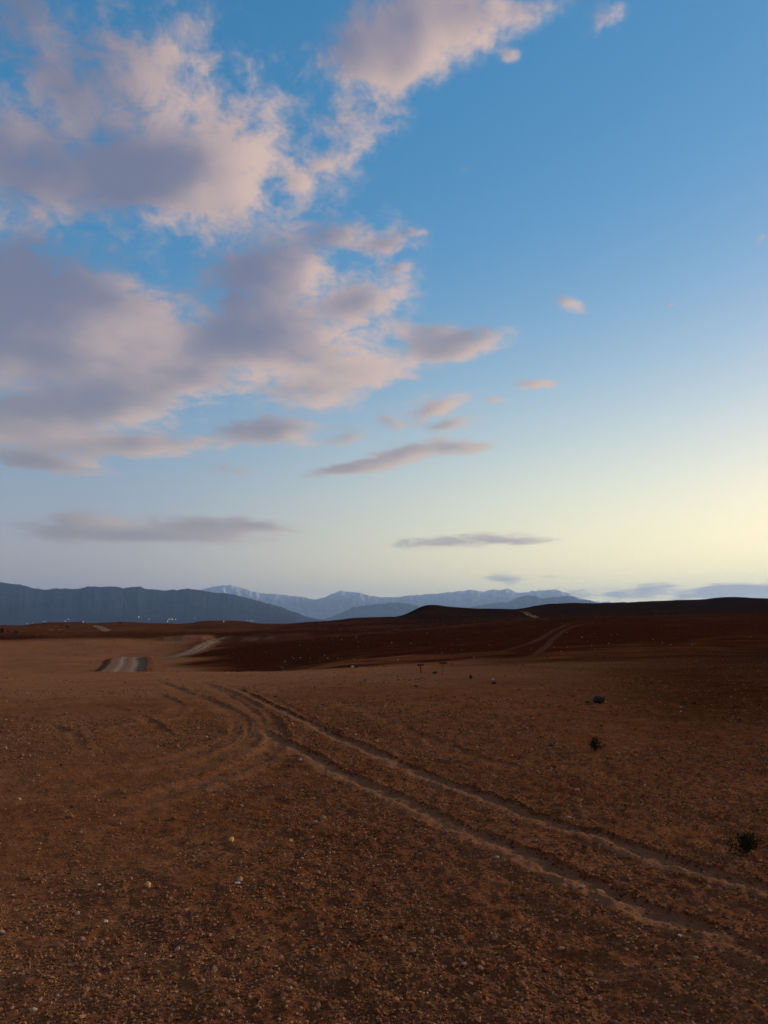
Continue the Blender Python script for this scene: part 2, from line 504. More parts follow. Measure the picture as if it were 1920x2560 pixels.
# wheel ruts pressed into the near ground: path, half-width, depth, bank height, strength of the pale floor
RUTS = [
    ([(560, 1712), (620, 1737), (700, 1774), (833, 1836), (1007, 1912), (1099, 1951), (1273, 2017), (1400, 2066), (1539, 2106), (1712, 2166), (1920, 2228), (2150, 2290), (2500, 2380)], .068, .012, .020, 1.0),
    ([(600, 1795), (683, 1840), (740, 1867), (798, 1902), (856, 1934), (995, 1997), (1111, 2054), (1284, 2126), (1446, 2202), (1666, 2292), (1805, 2346), (1920, 2396), (2250, 2540)], .078, .012, .020, 1.0),
    ([(-200, 2105), (0, 2078), (200, 2040), (400, 1985), (560, 1932), (660, 1885), (692, 1840), (660, 1790), (590, 1742), (500, 1704)], .16, .02, .035, .5),
    ([(-200, 1985), (0, 1962), (200, 1935), (400, 1900), (540, 1862), (600, 1822), (570, 1775), (460, 1728), (380, 1700)], .16, .018, .035, .5),
    ([(-150, 2030), (100, 2003), (300, 1962), (480, 1915), (610, 1862), (640, 1815), (610, 1768), (520, 1715)], .15, .015, .03, .5),
    ([(-150, 1870), (100, 1850), (300, 1822), (420, 1790), (440, 1760), (380, 1728)], .15, .012, .028, .4),
    ([(-100, 1785), (0, 1795), (70, 1803), (130, 1818), (190, 1846), (200, 1875), (180, 1900)], .08, .012, .022, .3),
    ([(140, 1780), (160, 1762), (260, 1765), (340, 1790), (430, 1845)], .12, .012, .03, .3),
    ([(450, 1692), (560, 1712), (690, 1752), (760, 1795), (900, 1870), (1050, 1935)], .12, .012, .02, .3),
    ([(780, 1735), (900, 1770), (1010, 1822), (1150, 1880), (1400, 1960)], .12, .010, .022, .25),
    ([(1000, 2075), (1130, 2130), (1280, 2230), (1420, 2330), (1560, 2440)], .15, .015, .02, .2),
    ([(-100, 2260), (150, 2225), (420, 2180), (640, 2105), (800, 2060)], .16, .012, .028, .25),
    ([(1150, 1815), (1400, 1790), (1650, 1800), (2000, 1830)], .2, .010, .02, .2),
    ([(1150, 1740), (1400, 1735), (1650, 1755), (2000, 1790)], .2, .010, .02, .2),
]
RUT_PATHS = [(path_of(p, 0.12), w, d, b, f) for (p, w, d, b, f) in RUTS]

# the valley road, as a plan in metres
ROAD = resample([(-18, 50), (-24.5, 72), (-36.7, 110), (-45, 138), (-53.4, 165), (-51.5, 176), (-46.5, 190), (-52, 228), (-59.8, 277), (-57, 306), (-48, 335), (-38, 372), (-40, 430)], 2.0)
BANK = path_of([(420, 1604), (500, 1602), (560, 1600), (640, 1599), (700, 1597), (760, 1594)], 3.0, lo=100)
BANK_LEN = np.hypot(*np.diff(BANK, axis=0).T).sum()


def ground_at(x, y, fine=True):
    """land height with ruts, road and relief; also the share of pale dust, of gravel and of dark stony soil with painted shade"""
    shape = np.shape(x)
    x, y = np.ravel(np.asarray(x, float)), np.ravel(np.asarray(y, float))
    r = np.hypot(x, y)
    z = lie(x, y)
    far = sstep(r, 60, 250)
    # broad swells
    z = z + fbm(x / 55, y / 55, 3, 3) * 1.1 * sstep(r, 110, 320) * (1 - sstep(r, 520, 560)) * 0.8
    z = z + fbm(x / 14, y / 14, 3, 5) * (0.10 * sstep(r, 8, 40) + 0.42 * far) * (1 - sstep(r, 900, 2500))
    z = z + fbm(x / 3.1, y / 3.1, 3, 9) * (0.05 + 0.05 * far) * (1 - sstep(r, 300, 900))
    # an unseen hill added off to the right to shade the ground there
    az = np.arctan2(x, y)
    z = z + 17 * np.exp(-(((x - 74) / 30)**2 + ((y - 70) / 34)**2)) * sstep(az, math.radians(27.5), math.radians(38))
    t = np.where(y > 1, x / np.maximum(y, 1), 0)
    patch = fbm(x / 4.5, y / 4.5, 4, 21)
    # pale dust on the plateau towards the brow, in the left hollow and out in the valley field
    plateau = sstep(r, 15, 34) * (1 - sstep(r, 66, 80)) * (1 - sstep(t, 0.10, 0.38))
    field = sstep(r, 85, 110) * (1 - sstep(r, 280, 345)) * (1 - sstep(t + 0.05 * fbm(x / 20, y / 20, 3, 37), -0.275, -0.20))
    left = sstep(-t, 0.02, 0.35) * (1 - sstep(r, 20, 60)) * 0.45
    dust = np.clip(plateau * 0.75 + field * 0.8 + left + 0.5 * patch, 0, 1)
    rise = sstep(t + 0.08 * patch, -0.06, 0.20)
    rr = r * (1 + 0.5 * fbm(x / 9, y / 9, 4, 35))
    dark = np.clip(sstep(rr, 60, 98) * (1 - field) * (1 - rise) + rise * np.maximum(0.95 * sstep(rr, 8, 85), 0.62 * sstep(rr, 4, 26) * sstep(t, .12, .42)), 0, 1)  # dark soil beyond the brow, plus shade painted towards the right
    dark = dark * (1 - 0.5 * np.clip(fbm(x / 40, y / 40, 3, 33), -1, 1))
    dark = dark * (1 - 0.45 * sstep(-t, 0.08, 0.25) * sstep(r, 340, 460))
    gravel = np.clip(0.85 + 1.2 * patch - 0.75 * plateau - 0.5 * left - field, 0, 1)
    near = r < 75
    if near.any():
        xn, yn = x[near], y[near]
        zz, du, gr = z[near], dust[near], gravel[near]
        if fine:
            rn = r[near]
            zz = zz + fbm(xn / 0.55, yn / 0.55, 3, 41) * 0.030 * (1 - 0.5 * du)
            zz = zz + fbm(xn / 0.11, yn / 0.11, 3, 47, 0.65) * (0.009 + 0.017 * gr) * (1 - .6 * du) * (1 - sstep(rn, 18, 34))
        for n, (path, w, d, b, f) in enumerate(RUT_PATHS):
            sd, arc = along(path, xn, yn, 1.4)
            ok = np.abs(sd) < 1.4
            if not ok.any():
                continue
            s, a = sd[ok], arc[ok]
            b, d = (b, d) if n < 2 else (b * 0.6, d * 0.45)
            wob = 0.35 + 1.5 * np.clip(vnoise(a / 0.9, a * 0 + n, 60) + vnoise(a / 0.3, a * 0 + n, 61) * 0.6 + 0.45, 0, 1.3)
            total = np.hypot(*np.diff(path, axis=0).T).sum()
            ends = sstep(a, 0, 3.0) * (1 - sstep(a, total - 2.0, total + .5))
            s = s + 0.035 * vnoise(a / 0.25, a * 0 + n, 62)
            floor = 1 - sstep(np.abs(s), w * 0.8, w * 1.15)
            bank_far = sstep(s, w * 0.9, w * 1.35) * np.exp(-np.maximum(0, s - 1.35 * w) / (w * 1.1))
            bank_near = np.exp(-((s + w * 1.6) / (w * 0.7))**2)
            zz[ok] += ends * (-d * floor + b * wob * bank_far + 0.35 * b * wob * bank_near)
            strip = 1 - sstep(np.abs(s + .7 * w), 1.5 * w, 2.1 * w)
            du[ok] = np.maximum(du[ok], ends * f * strip * 1.1)
            gr[ok] *= 1 - ends * strip * (0.45 + 0.45 * f)
        z[near], dust[near], gravel[near] = zz, du, gr
    mid = (r > 45) & (r < 480) & (x < 10)
    if mid.any():
        xm, ym = x[mid], y[mid]
        zz, du, dk = z[mid], dust[mid], dark[mid]
        # a shallow dip that the road drops into behind its ramp
        zz = zz - 0.75 * np.exp(-((ym - 179) / 8.0)**2) * np.exp(-((xm + 50) / 26.0)**2)
        # scalloped earth bank beyond the road
        sd, arc = along(BANK, xm, ym, 40)
        ok = np.abs(sd) < 40
        s, a = sd[ok], arc[ok]
        scallop = np.abs(vnoise(a / 9.0, a * 0, 71)) * 14 + np.abs(vnoise(a / 3.5, a * 0, 72)) * 5
        e = sstep(a, 0, 15) * (1 - sstep(a, BANK_LEN - 20, BANK_LEN + 1))
        face = sstep(s + scallop, 0, 6)
        zz[ok] += e * 1.7 * (face * (1 - sstep(s, 12, 38)))
        du[ok] = np.maximum(du[ok], e * face * (1 - face) * 4)
        dk[ok] *= 1 - e * 0.8 * np.clip(face * (1 - face) * 4, 0, 1)
        z[mid], dust[mid], dark[mid] = zz, du, dk
    return z.reshape(shape), dust.reshape(shape), gravel.reshape(shape), dark.reshape(shape)


def z_at(x, y):
    return float(ground_at(np.array([x]), np.array([y]))[0][0])


# ------------------------------------------------------------------ materials
def material(name, rough=0.9):
    m = bpy.data.materials.new(name)
    m.use_nodes = True
    b = m.node_tree.nodes['Principled BSDF']
    b.inputs['Roughness'].default_value = rough
    b.inputs['Specular IOR Level'].default_value = 0.0
    return m, m.node_tree, b


def in_tree(tree):
    global N, L
    N, L = tree.nodes, tree.links


def ramp(fac, stops):
    n = node('ShaderNodeValToRGB')
    put(n.inputs[0], fac)
    el = n.color_ramp.elements
    while len(el) < len(stops):
        el.new(0.5)
    for e, (p, c) in zip(el, stops):
        e.position, e.color = p, (*c, 1)
    return n.outputs[0]


def plain(name, colour, vary=0.35, scale=6.0, rough=0.9, bump=0.0):
    """one colour broken up by noise"""
    m, tree, b = material(name, rough)
    in_tree(tree)
    tc = node('ShaderNodeTexCoord').outputs['Object']
    n = noise(tc, scale, 5, 0.6)
    lo, hi = [c * (1 - vary) for c in colour], [min(1, c * (1 + vary)) for c in colour]
    L.new(ramp(n, [(0.3, lo), (0.7, hi)]), b.inputs['Base Color'])
    if bump:
        bp = node('ShaderNodeBump'); bp.inputs['Strength'].default_value = bump; bp.inputs['Distance'].default_value = 0.01
        L.new(noise(tc, scale * 5, 4, 0.6), bp.inputs['Height']); L.new(bp.outputs[0], b.inputs['Normal'])
    return m


def attribute(name):
    n = node('ShaderNodeAttribute'); n.attribute_name = name
    return n.outputs['Fac']


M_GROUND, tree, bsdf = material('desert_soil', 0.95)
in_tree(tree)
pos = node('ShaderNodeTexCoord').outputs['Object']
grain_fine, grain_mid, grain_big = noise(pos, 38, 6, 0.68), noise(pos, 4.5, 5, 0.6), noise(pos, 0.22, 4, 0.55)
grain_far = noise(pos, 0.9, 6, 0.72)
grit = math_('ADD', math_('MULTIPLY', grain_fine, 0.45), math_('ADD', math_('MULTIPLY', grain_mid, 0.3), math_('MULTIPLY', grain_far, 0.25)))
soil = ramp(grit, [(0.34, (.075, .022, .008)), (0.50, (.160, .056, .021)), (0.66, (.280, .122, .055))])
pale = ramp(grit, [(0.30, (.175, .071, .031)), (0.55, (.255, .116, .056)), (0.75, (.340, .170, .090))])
stony = ramp(grit, [(0.30, (.014, .0035, .0015)), (0.55, (.046, .012, .0045)), (0.75, (.110, .034, .014))])  # dark soil tone with shade painted into it
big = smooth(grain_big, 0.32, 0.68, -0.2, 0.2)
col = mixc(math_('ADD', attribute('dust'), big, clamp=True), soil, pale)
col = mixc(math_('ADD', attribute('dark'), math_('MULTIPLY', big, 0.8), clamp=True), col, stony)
col = mixc(math_('MULTIPLY', attribute('ridge_shade'), 0.85), col, (.012, .0050, .0038, 1))        # near-black shade painted on the far ridge
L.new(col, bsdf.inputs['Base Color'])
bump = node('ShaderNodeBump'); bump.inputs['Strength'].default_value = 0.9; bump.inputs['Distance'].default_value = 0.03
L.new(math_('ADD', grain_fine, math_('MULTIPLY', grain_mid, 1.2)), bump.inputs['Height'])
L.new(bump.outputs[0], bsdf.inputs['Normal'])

M_GRAVEL, tree, bsdf = material('gravel', 0.85)
in_tree(tree)
tone = attribute('tone')
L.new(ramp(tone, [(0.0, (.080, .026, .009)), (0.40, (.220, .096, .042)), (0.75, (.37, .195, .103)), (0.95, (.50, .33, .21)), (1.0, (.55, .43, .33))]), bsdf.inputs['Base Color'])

M_TRACK, tree, bsdf = material('packed_dust', 0.95)
in_tree(tree)
pos = node('ShaderNodeTexCoord').outputs['Object']
n = noise(pos, 0.8, 5, 0.65)
L.new(ramp(n, [(0.3, (.09, .038, .019)), (0.7, (.18, .09, .050))]), bsdf.inputs['Base Color'])
edge = math_('SUBTRACT', 1.0, math_('MULTIPLY', attribute('lane'), attribute('lane')))
L.new(smooth(math_('MULTIPLY', math_('MULTIPLY', edge, attribute('worn')), math_('ADD', n, 0.2)), 0.05, 0.55, 0.0, 0.4), bsdf.inputs['Alpha'])   # thins out into bare soil
M_STONES = [plain('brown_stone', (.18, .07, .03), .4, 30, .85, .5), plain('tan_stone', (.30, .155, .082), .3, 30, .85, .5), plain('pale_stone', (.37, .25, .17), .25, 30, .8, .4)]
M_DARKROCK = plain('dark_rock', (.055, .040, .035), .5, 14, .85, .6)
M_WHITE = plain('white_stone', (.52, .43, .36), .15, 20, .75, .3)
M_ORANGE = plain('orange_stone', (.62, .33, .13), .3, 25, .8, .4)
M_WOOD = plain('weathered_wood', (.20, .12, .075), .4, 20, .85, .3)
M_PLANK = plain('dark_board', (.11, .045, .026), .4, 12, .8, .3)
M_STEM = plain('dry_stem', (.10, .075, .04), .4, 20)
M_LEAF = plain('shrub_leaf', (.022, .026, .010), .5, 25, .7)
M_WALL = plain('mud_wall', (.05, .028, .02), .4, 1.2, .95)
M_PAINT = plain('white_paint', (.78, .78, .76), .1, 3, .6)

# ------------------------------------------------------------------ ground sheet
az_dense = np.radians(np.arange(-44, 44.001, 0.115))
az_rest = np.radians(np.concatenate([np.arange(44.6, 60, 0.6), np.arange(60, 300, 3.0), np.arange(300, 315.9, 0.6)]))
AZ = np.concatenate([az_dense, az_rest])
R = [0.002, 0.3]
while R[-1] < 66000:
    r = R[-1]
    step = min(max(1.25 * r * r / 1307, 0.012), (0.028 if r < 800 else 0.12) * r)
    if r < 2.6:
        step = 0.12
    R.append(r + step)
R = np.array(R)
RR, AA = np.meshgrid(R, AZ, indexing='ij')
X, Y = RR * np.sin(AA), RR * np.cos(AA)
Z, DUST, GRAV, DARK = ground_at(X, Y)
nr, na = X.shape
co = np.stack([X.ravel(), Y.ravel(), Z.ravel()], 1)
i, j = np.meshgrid(np.arange(nr - 1), np.arange(na), indexing='ij')
j2 = (j + 1) % na
faces = np.stack([i * na + j, (i + 1) * na + j, (i + 1) * na + j2, i * na + j2], -1).reshape(-1, 4)[:, ::-1]
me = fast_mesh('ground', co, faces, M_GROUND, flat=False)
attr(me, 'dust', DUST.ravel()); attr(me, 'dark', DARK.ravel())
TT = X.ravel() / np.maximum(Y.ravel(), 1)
attr(me, 'ridge_shade', sstep(RR.ravel() * (1 + .3 * fbm(X.ravel() / 60, Y.ravel() / 60, 4, 39)), 150, 560) * sstep(TT, -0.06, 0.10) * (Y.ravel() > 0) * (RR.ravel() < 3000))  # mask of the shade painted on the right ridge
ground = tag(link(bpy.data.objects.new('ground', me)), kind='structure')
print('ground', nr, na, len(faces))


# ------------------------------------------------------------------ roads and far tracks, draped on the land
def ribbon(name, path, half, lift, mat, lanes=7, wob=0.0, fade=True):
    d = np.gradient(path, axis=0)
    d /= np.linalg.norm(d, axis=1)[:, None]
    nrm = np.stack([-d[:, 1], d[:, 0]], 1)
    k = np.arange(len(path))
    prof = np.ones(len(path))
    if fade:
        prof = np.clip(np.minimum(k, k[::-1]) / 4.0 + 0.15, 0, 1)
    cols = []
    for q in np.linspace(-1, 1, lanes):
        e = half * prof * (1 + wob * vnoise(k / 2.3, k * 0 + 7 * q, 90))
        p = path + nrm * (q * e)[:, None]
        cols.append(np.column_stack([p, ground_at(p[:, 0], p[:, 1])[0] + lift]))
    co = np.stack(cols, 1).reshape(-1, 3)
    n = len(path)
    a, b = np.meshgrid(np.arange(n - 1), np.arange(lanes - 1), indexing='ij')
    f = np.stack([a * lanes + b, (a + 1) * lanes + b, (a + 1) * lanes + b + 1, a * lanes + b + 1], -1).reshape(-1, 4)
    if np.cross(co[f[0, 1]] - co[f[0, 0]], co[f[0, 3]] - co[f[0, 0]])[2] < 0:
        f = f[:, ::-1]
    o = tag(link(bpy.data.objects.new(name, fast_mesh(name, co, f, mat, flat=False))), kind='structure')
    attr(o.data, 'lane', np.tile(np.linspace(-1, 1, lanes), n))
    attr(o.data, 'worn', np.repeat(np.clip(np.minimum(k, k[::-1]) / (0.25 * n), 0, 1), lanes))
    return o


M_ROAD, tree, bsdf = material('valley_road', 0.95)
in_tree(tree)
lane = attribute('lane')
tc = node('ShaderNodeTexCoord').outputs['Object']
n = noise(tc, 0.7, 5, 0.6)
wheel = math_('ADD', math_('POWER', 2.718, math_('MULTIPLY', math_('POWER', math_('SUBTRACT', math_('ABSOLUTE', lane), 0.36), 2.0), -45.0)), math_('MULTIPLY', math_('SUBTRACT', n, 0.5), 0.8), clamp=True)
shoulder = smooth(math_('ABSOLUTE', lane), 0.93, 1.06)
L.new(mixc(shoulder, mixc(wheel, (.19, .108, .066, 1), (.29, .195, .138, 1)), mixc(n, (.08, .033, .016, 1), (.16, .072, .036, 1))), bsdf.inputs['Base Color'])


def build_road():
    """a low ramp with an earth bank on its right side, then wheel-worn road laid on the valley floor"""
    path = ROAD[(ROAD[:, 1] > 92) & (ROAD[:, 1] < 288)]
    d = np.gradient(path, axis=0); d /= np.linalg.norm(d, axis=1)[:, None]
    left = np.stack([-d[:, 1], d[:, 0]], 1)
    ramp = 1 - sstep(path[:, 1], 167, 172)
    level = -5.55 - 0.15 * sstep(path[:, 1], 100, 165)
    k = np.arange(len(path))
    rows, lanes = [], []
    for off, bank in ((5.2, None), (3.6, -.05), (3.2, 0), (2.1, 0), (1.1, -.02), (0, .03), (-1.1, -.02), (-2.1, 0), (-3.0, 0), (-3.25, .42), (-4.1, .32), (-6.6, None)):
        e = off * (0.68 + 0.32 * ramp) + 0.16 * vnoise(k / 1.7, k * 0 + off, 91) * (abs(off) > 2.5)
        p = path + left * e[:, None]
        g0 = ground_at(p[:, 0], p[:, 1])[0]
        if bank is None:
            z = g0 - 0.15
        else:
            wear = 1 + 0.5 * vnoise(k / 2.1, k * 0 + 3 * off, 92)
            z = ramp * (level + bank * wear) + (1 - ramp) * (g0 + 0.07)
        rows.append(np.column_stack([p, z])); lanes.append(off / 3.2)
    m, n = len(rows), len(path)
    co = np.stack(rows, 1).reshape(-1, 3)
    a, b = np.meshgrid(np.arange(n - 1), np.arange(m - 1), indexing='ij')
    f = np.stack([a * m + b, a * m + b + 1, (a + 1) * m + b + 1, (a + 1) * m + b], -1).reshape(-1, 4)
    if np.cross(co[f[5, 1]] - co[f[5, 0]], co[f[5, 3]] - co[f[5, 0]])[2] < 0:
        f = f[:, ::-1]
    me = fast_mesh('dirt_road', co, f, M_ROAD, flat=True)
    attr(me, 'lane', np.tile(lanes, n))
    tag(link(bpy.data.objects.new('dirt_road', me)), kind='structure')


build_road()
M_FARTRACK = plain('pale_track', (.21, .125, .078), .3, .3, .95)
TRACKS = [
    ([(1157, 1668), (1220, 1660), (1317, 1646), (1359, 1622), (1389, 1593), (1431, 1568), (1507, 1542)], .6),
    ([(1150, 1652), (1220, 1639), (1279, 1622), (1334, 1606), (1380, 1580), (1422, 1559), (1473, 1544)], .65),
]
for pix, half in TRACKS:
    ribbon('dirt_track', path_of(pix, 1.5, lo=20), half, 0.05, M_TRACK, wob=0.9)
for pix, half in [([(1287, 1527), (1310, 1531), (1342, 1544)], .8), ([(1292, 1526), (1318, 1531), (1350, 1544)], .6), ([(236, 1563), (242, 1566), (256, 1570), (266, 1579)], 2.6),
                  ([(116, 1577), (140, 1574), (169, 1571)], 1.2), ([(240, 1566), (290, 1560), (330, 1559)], .8)]:
    ribbon('dirt_track', path_of(pix, 4.0, lo=250), half, 0.12, M_FARTRACK, wob=0.6)


# ------------------------------------------------------------------ mountains
def mountain(name, profile, dist, front, back, mat, rib, seed, relief=0.5, step=2.2):
    px = np.arange(profile[0][0], profile[-1][0] + step, step)
    py = np.interp(px, [p[0] for p in profile], [p[1] for p in profile])
    py = py + (vnoise(px / 9.0, px * 0, seed) * 2.2 + vnoise(px / 4.0, px * 0, seed + 1) * 1.3) * np.minimum(1, (1560 - py) / 25).clip(0, 1)
    t = np.array([tangent_of(p, 1520) for p in px])
    crest = np.maximum(EYE + dist * np.tan(PITCH + np.arctan((1280 - py) / FOCAL)), -70)
    s = np.concatenate([np.linspace(-1, 0, 26), np.linspace(0, 1, 7)[1:]])
    S, T = np.meshgrid(s, t, indexing='ij')
    C = np.broadcast_to(crest, S.shape)
    depth = np.where(S < 0, dist + S * front, dist + S * back)
    px2 = np.broadcast_to(px, S.shape)
    # spurs and gullies run down from the crest
    ridge = 1 - 2.2 * np.abs(fbm(px2 / rib + 1.2 * S, S * 2.2, 4, seed + 5))
    fall = np.clip(1 - np.abs(S)**0.85, 0, 1)
    zz = -75 + (C + 75) * fall * (1 + relief * (ridge - 0.6) * np.minimum(1, np.abs(S) * 4) * (1 - np.abs(S)))
    zz = np.minimum(zz, EYE + (C - EYE) * depth / dist * 0.985 + 1e9 * (S == 0))
    co = np.stack([T * depth, depth, zz], -1).reshape(-1, 3)
    n, m = S.shape
    i, j = np.meshgrid(np.arange(n - 1), np.arange(m - 1), indexing='ij')
    f = np.stack([i * m + j, i * m + j + 1, (i + 1) * m + j + 1, (i + 1) * m + j], -1).reshape(-1, 4)
    o = tag(link(bpy.data.objects.new(name, fast_mesh(name, co, f, mat, flat=False))), kind='structure')
    return co.reshape(n, m, 3)


def mountain_material(name, rock, snow, lo, hi):
    m, tree, b = material(name, 0.95)
    in_tree(tree)
    pos = node('ShaderNodeTexCoord').outputs['Object']
    sp = node('ShaderNodeSeparateXYZ'); L.new(pos, sp.inputs[0])
    n = noise(pos, 0.0016, 6, 0.7)
    ns = noise(pos, 0.0045, 4, 0.6)
    base = ramp(n, [(0.35, [c * .6 for c in rock]), (0.65, [c * 1.4 for c in rock])])
    if snow:
        h = math_('MULTIPLY_ADD', math_('SUBTRACT', ns, 0.5), 2200.0, sp.outputs[2])
        base = mixc(smooth(h, lo, hi), base, (*snow, 1))
    L.new(base, b.inputs['Base Color'])
    return m


M_FAR = mountain_material('snowy_mountain', (.13, .10, .09), (.46, .46, .50), 900, 2000)
M_NEARMT = mountain_material('haze_blue_mountain', (.022, .030, .050), None, 0, 0)  # bluish base colour imitates haze over the slopes
mountain('mountain_range', [(380, 1556), (440, 1500), (470, 1484), (505, 1473), (530, 1466.5), (560, 1463.5), (573, 1462), (590, 1466), (610, 1473), (650, 1483), (690, 1485), (745, 1491),
                            (790, 1500), (820, 1489), (850, 1477), (870, 1478), (900, 1482), (920, 1488), (950, 1493), (1000, 1492), (1040, 1487), (1100, 1483), (1150, 1478),
                            (1185, 1475), (1210, 1480), (1232, 1473), (1250, 1474.5), (1270, 1471), (1290, 1480), (1305, 1482), (1330, 1478), (1370, 1474), (1392, 1474),
                            (1420, 1483), (1450, 1496), (1480, 1504), (1560, 1506), (1700, 1530), (1800, 1556)], 46000, 8000, 6000, M_FAR, 22, 100)
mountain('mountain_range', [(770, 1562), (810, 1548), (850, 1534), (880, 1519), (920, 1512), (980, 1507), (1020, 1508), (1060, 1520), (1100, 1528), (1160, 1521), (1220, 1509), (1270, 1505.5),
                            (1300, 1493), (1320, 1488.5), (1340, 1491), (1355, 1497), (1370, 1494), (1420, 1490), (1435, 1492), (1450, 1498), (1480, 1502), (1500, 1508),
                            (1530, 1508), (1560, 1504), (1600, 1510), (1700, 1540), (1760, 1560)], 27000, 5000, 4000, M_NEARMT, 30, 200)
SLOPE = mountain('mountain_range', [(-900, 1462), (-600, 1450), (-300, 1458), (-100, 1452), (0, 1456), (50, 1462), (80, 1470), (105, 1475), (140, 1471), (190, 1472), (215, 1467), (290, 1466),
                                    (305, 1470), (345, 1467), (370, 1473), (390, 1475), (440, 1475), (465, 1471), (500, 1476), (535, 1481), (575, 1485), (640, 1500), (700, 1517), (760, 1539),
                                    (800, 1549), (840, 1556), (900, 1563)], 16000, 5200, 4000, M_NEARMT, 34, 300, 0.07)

# ------------------------------------------------------------------ gravel and stones
PHI = (1 + 5**0.5) / 2
ICO_V = np.array([(-1, PHI, 0), (1, PHI, 0), (-1, -PHI, 0), (1, -PHI, 0), (0, -1, PHI), (0, 1, PHI), (0, -1, -PHI), (0, 1, -PHI),
                  (PHI, 0, -1), (PHI, 0, 1), (-PHI, 0, -1), (-PHI, 0, 1)]) / math.sqrt(1 + PHI * PHI)
ICO_F = np.array([(0, 11, 5), (0, 5, 1), (0, 1, 7), (0, 7, 10), (0, 10, 11), (1, 5, 9), (5, 11, 4), (11, 10, 2), (10, 7, 6), (7, 1, 8),
                  (3, 9, 4), (3, 4, 2), (3, 2, 6), (3, 6, 8), (3, 8, 9), (4, 9, 5), (2, 4, 11), (6, 2, 10), (8, 6, 7), (9, 8, 1)])


def ico(sub):
    v, f = [tuple(p) for p in ICO_V], [tuple(t) for t in ICO_F]
    for _ in range(sub):
        mids, nf = {}, []
        for (a, b, c) in f:
            m = []
            for (p, q) in ((a, b), (b, c), (c, a)):
                key = (min(p, q), max(p, q))
                if key not in mids:
                    w = (np.array(v[p]) + np.array(v[q])); w /= np.linalg.norm(w)
                    mids[key] = len(v); v.append(tuple(w))
                m.append(mids[key])
            nf += [(a, m[0], m[2]), (b, m[1], m[0]), (c, m[2], m[1]), tuple(m)]
        f = nf
    return np.array(v), np.array(f)


def stone_shape(seed, sub=2, flat=0.62, rough=0.22):
    """a worn angular stone of unit half-size, sitting on z = -0.25 of its height"""
    g = np.random.default_rng(seed)
    v, f = ico(sub)
    for _ in range(7):                                   # knock facets off it
        n = g.normal(size=3); n /= np.linalg.norm(n)
        c = g.uniform(0.55, 0.9)
        d = v @ n - c
        v = v - np.outer(np.maximum(d, 0) * 0.9, n)
    k = g.normal(size=(4, 3)) * 2.2
    for q in k:
        v = v * (1 + rough * 0.22 * np.sin(v @ q * 1.7 + g.uniform(0, 6)))[:, None]
    v = v * np.array([1.0, g.uniform(.65, .95), flat * g.uniform(.8, 1.15)])
    return v, f


def quat_mats(n, g):
    q = g.normal(size=(n, 4)); q /= np.linalg.norm(q, axis=1)[:, None]
    w, x, y, z = q.T
    return np.stack([np.stack([1 - 2 * (y * y + z * z), 2 * (x * y - z * w), 2 * (x * z + y * w)], -1),
                     np.stack([2 * (x * y + z * w), 1 - 2 * (x * x + z * z), 2 * (y * z - x * w)], -1),
                     np.stack([2 * (x * z - y * w), 2 * (y * z + x * w), 1 - 2 * (x * x + y * y)], -1)], 1)


def scatter(n, r0, r1, power, g):
    """plan positions spread over the ground in front and to the sides, thinning with distance"""
    u = g.random(n)
    e = 2 - power
    r = (r0**e + u * (r1**e - r0**e))**(1 / e)
    a = np.radians(g.uniform(-43, 43, n))
    return r * np.sin(a), r * np.cos(a)


OCT_V = np.array([(1, 0, 0), (-.2, .95, .1), (-.9, -.2, 0), (.1, -1, -.1), (0, 0, 1), (0, 0, -1)], float)
OCT_F = np.array([(0, 1, 4), (1, 2, 4), (2, 3, 4), (3, 0, 4), (1, 0, 5), (2, 1, 5), (3, 2, 5), (0, 3, 5)])


def build_gravel(n, r0, r1, power, size_lo, size_hi, seed, name, SV, SF):
    nv = len(SV)
    g = np.random.default_rng(seed)
    x, y = scatter(n, r0, r1, power, g)
    z, dust, grav, dark = ground_at(x, y)
    clump = np.clip(0.75 + 1.0 * fbm(x / 0.6, y / 0.6, 3, 131), 0.25, 1.3)
    keep = g.random(n) < grav * clump * (1 - sstep(np.hypot(x, y), 0.45 * r1, r1) * (r1 > 30))
    x, y, z, dk = x[keep], y[keep], z[keep], dark[keep]
    n = len(x)
    size = size_lo * (size_hi / size_lo) ** (g.random(n)**2.2)
    size *= np.clip(np.hypot(x, y) / 9.0, 1, 2.2)**0.6
    base = SV[None] * (1 + 0.30 * g.normal(size=(n, nv, 1)).clip(-1.2, 1.2))
    base = base * np.stack([np.ones(n), g.uniform(.6, 1, n), g.uniform(.45, .85, n)], 1)[:, None, :]
    v = np.einsum('nij,nkj->nki', quat_mats(n, g), base) * size[:, None, None]
    v[:, :, 2] *= 0.8
    v += np.stack([x, y, z + size * 0.22], 1)[:, None, :]
    f = (SF[None] + nv * np.arange(n)[:, None, None]).reshape(-1, 3)
    me = fast_mesh(name, v.reshape(-1, 3), f, M_GRAVEL, flat=True)
    tone = np.clip(g.beta(1.9, 2.5, n) * 0.82 + .04 - 0.25 * dk + (g.random(n) < 0.003) * 0.5, 0, 1)  # stones also darkened by the painted shade mask
    attr(me, 'tone', np.repeat(tone, nv))
    tag(link(bpy.data.objects.new(name, me)), kind='stuff')
    print(name, n)


build_gravel(325000, 2.2, 16, 1.15, 0.005, 0.016, 11, 'gravel', OCT_V, OCT_F)
build_gravel(80000, 10, 110, 1.35, 0.012, 0.032, 12, 'coarse_gravel', OCT_V, OCT_F)
build_gravel(6000, 2.2, 14, 1.0, 0.012, 0.023, 13, 'coarse_gravel', ICO_V, ICO_F)

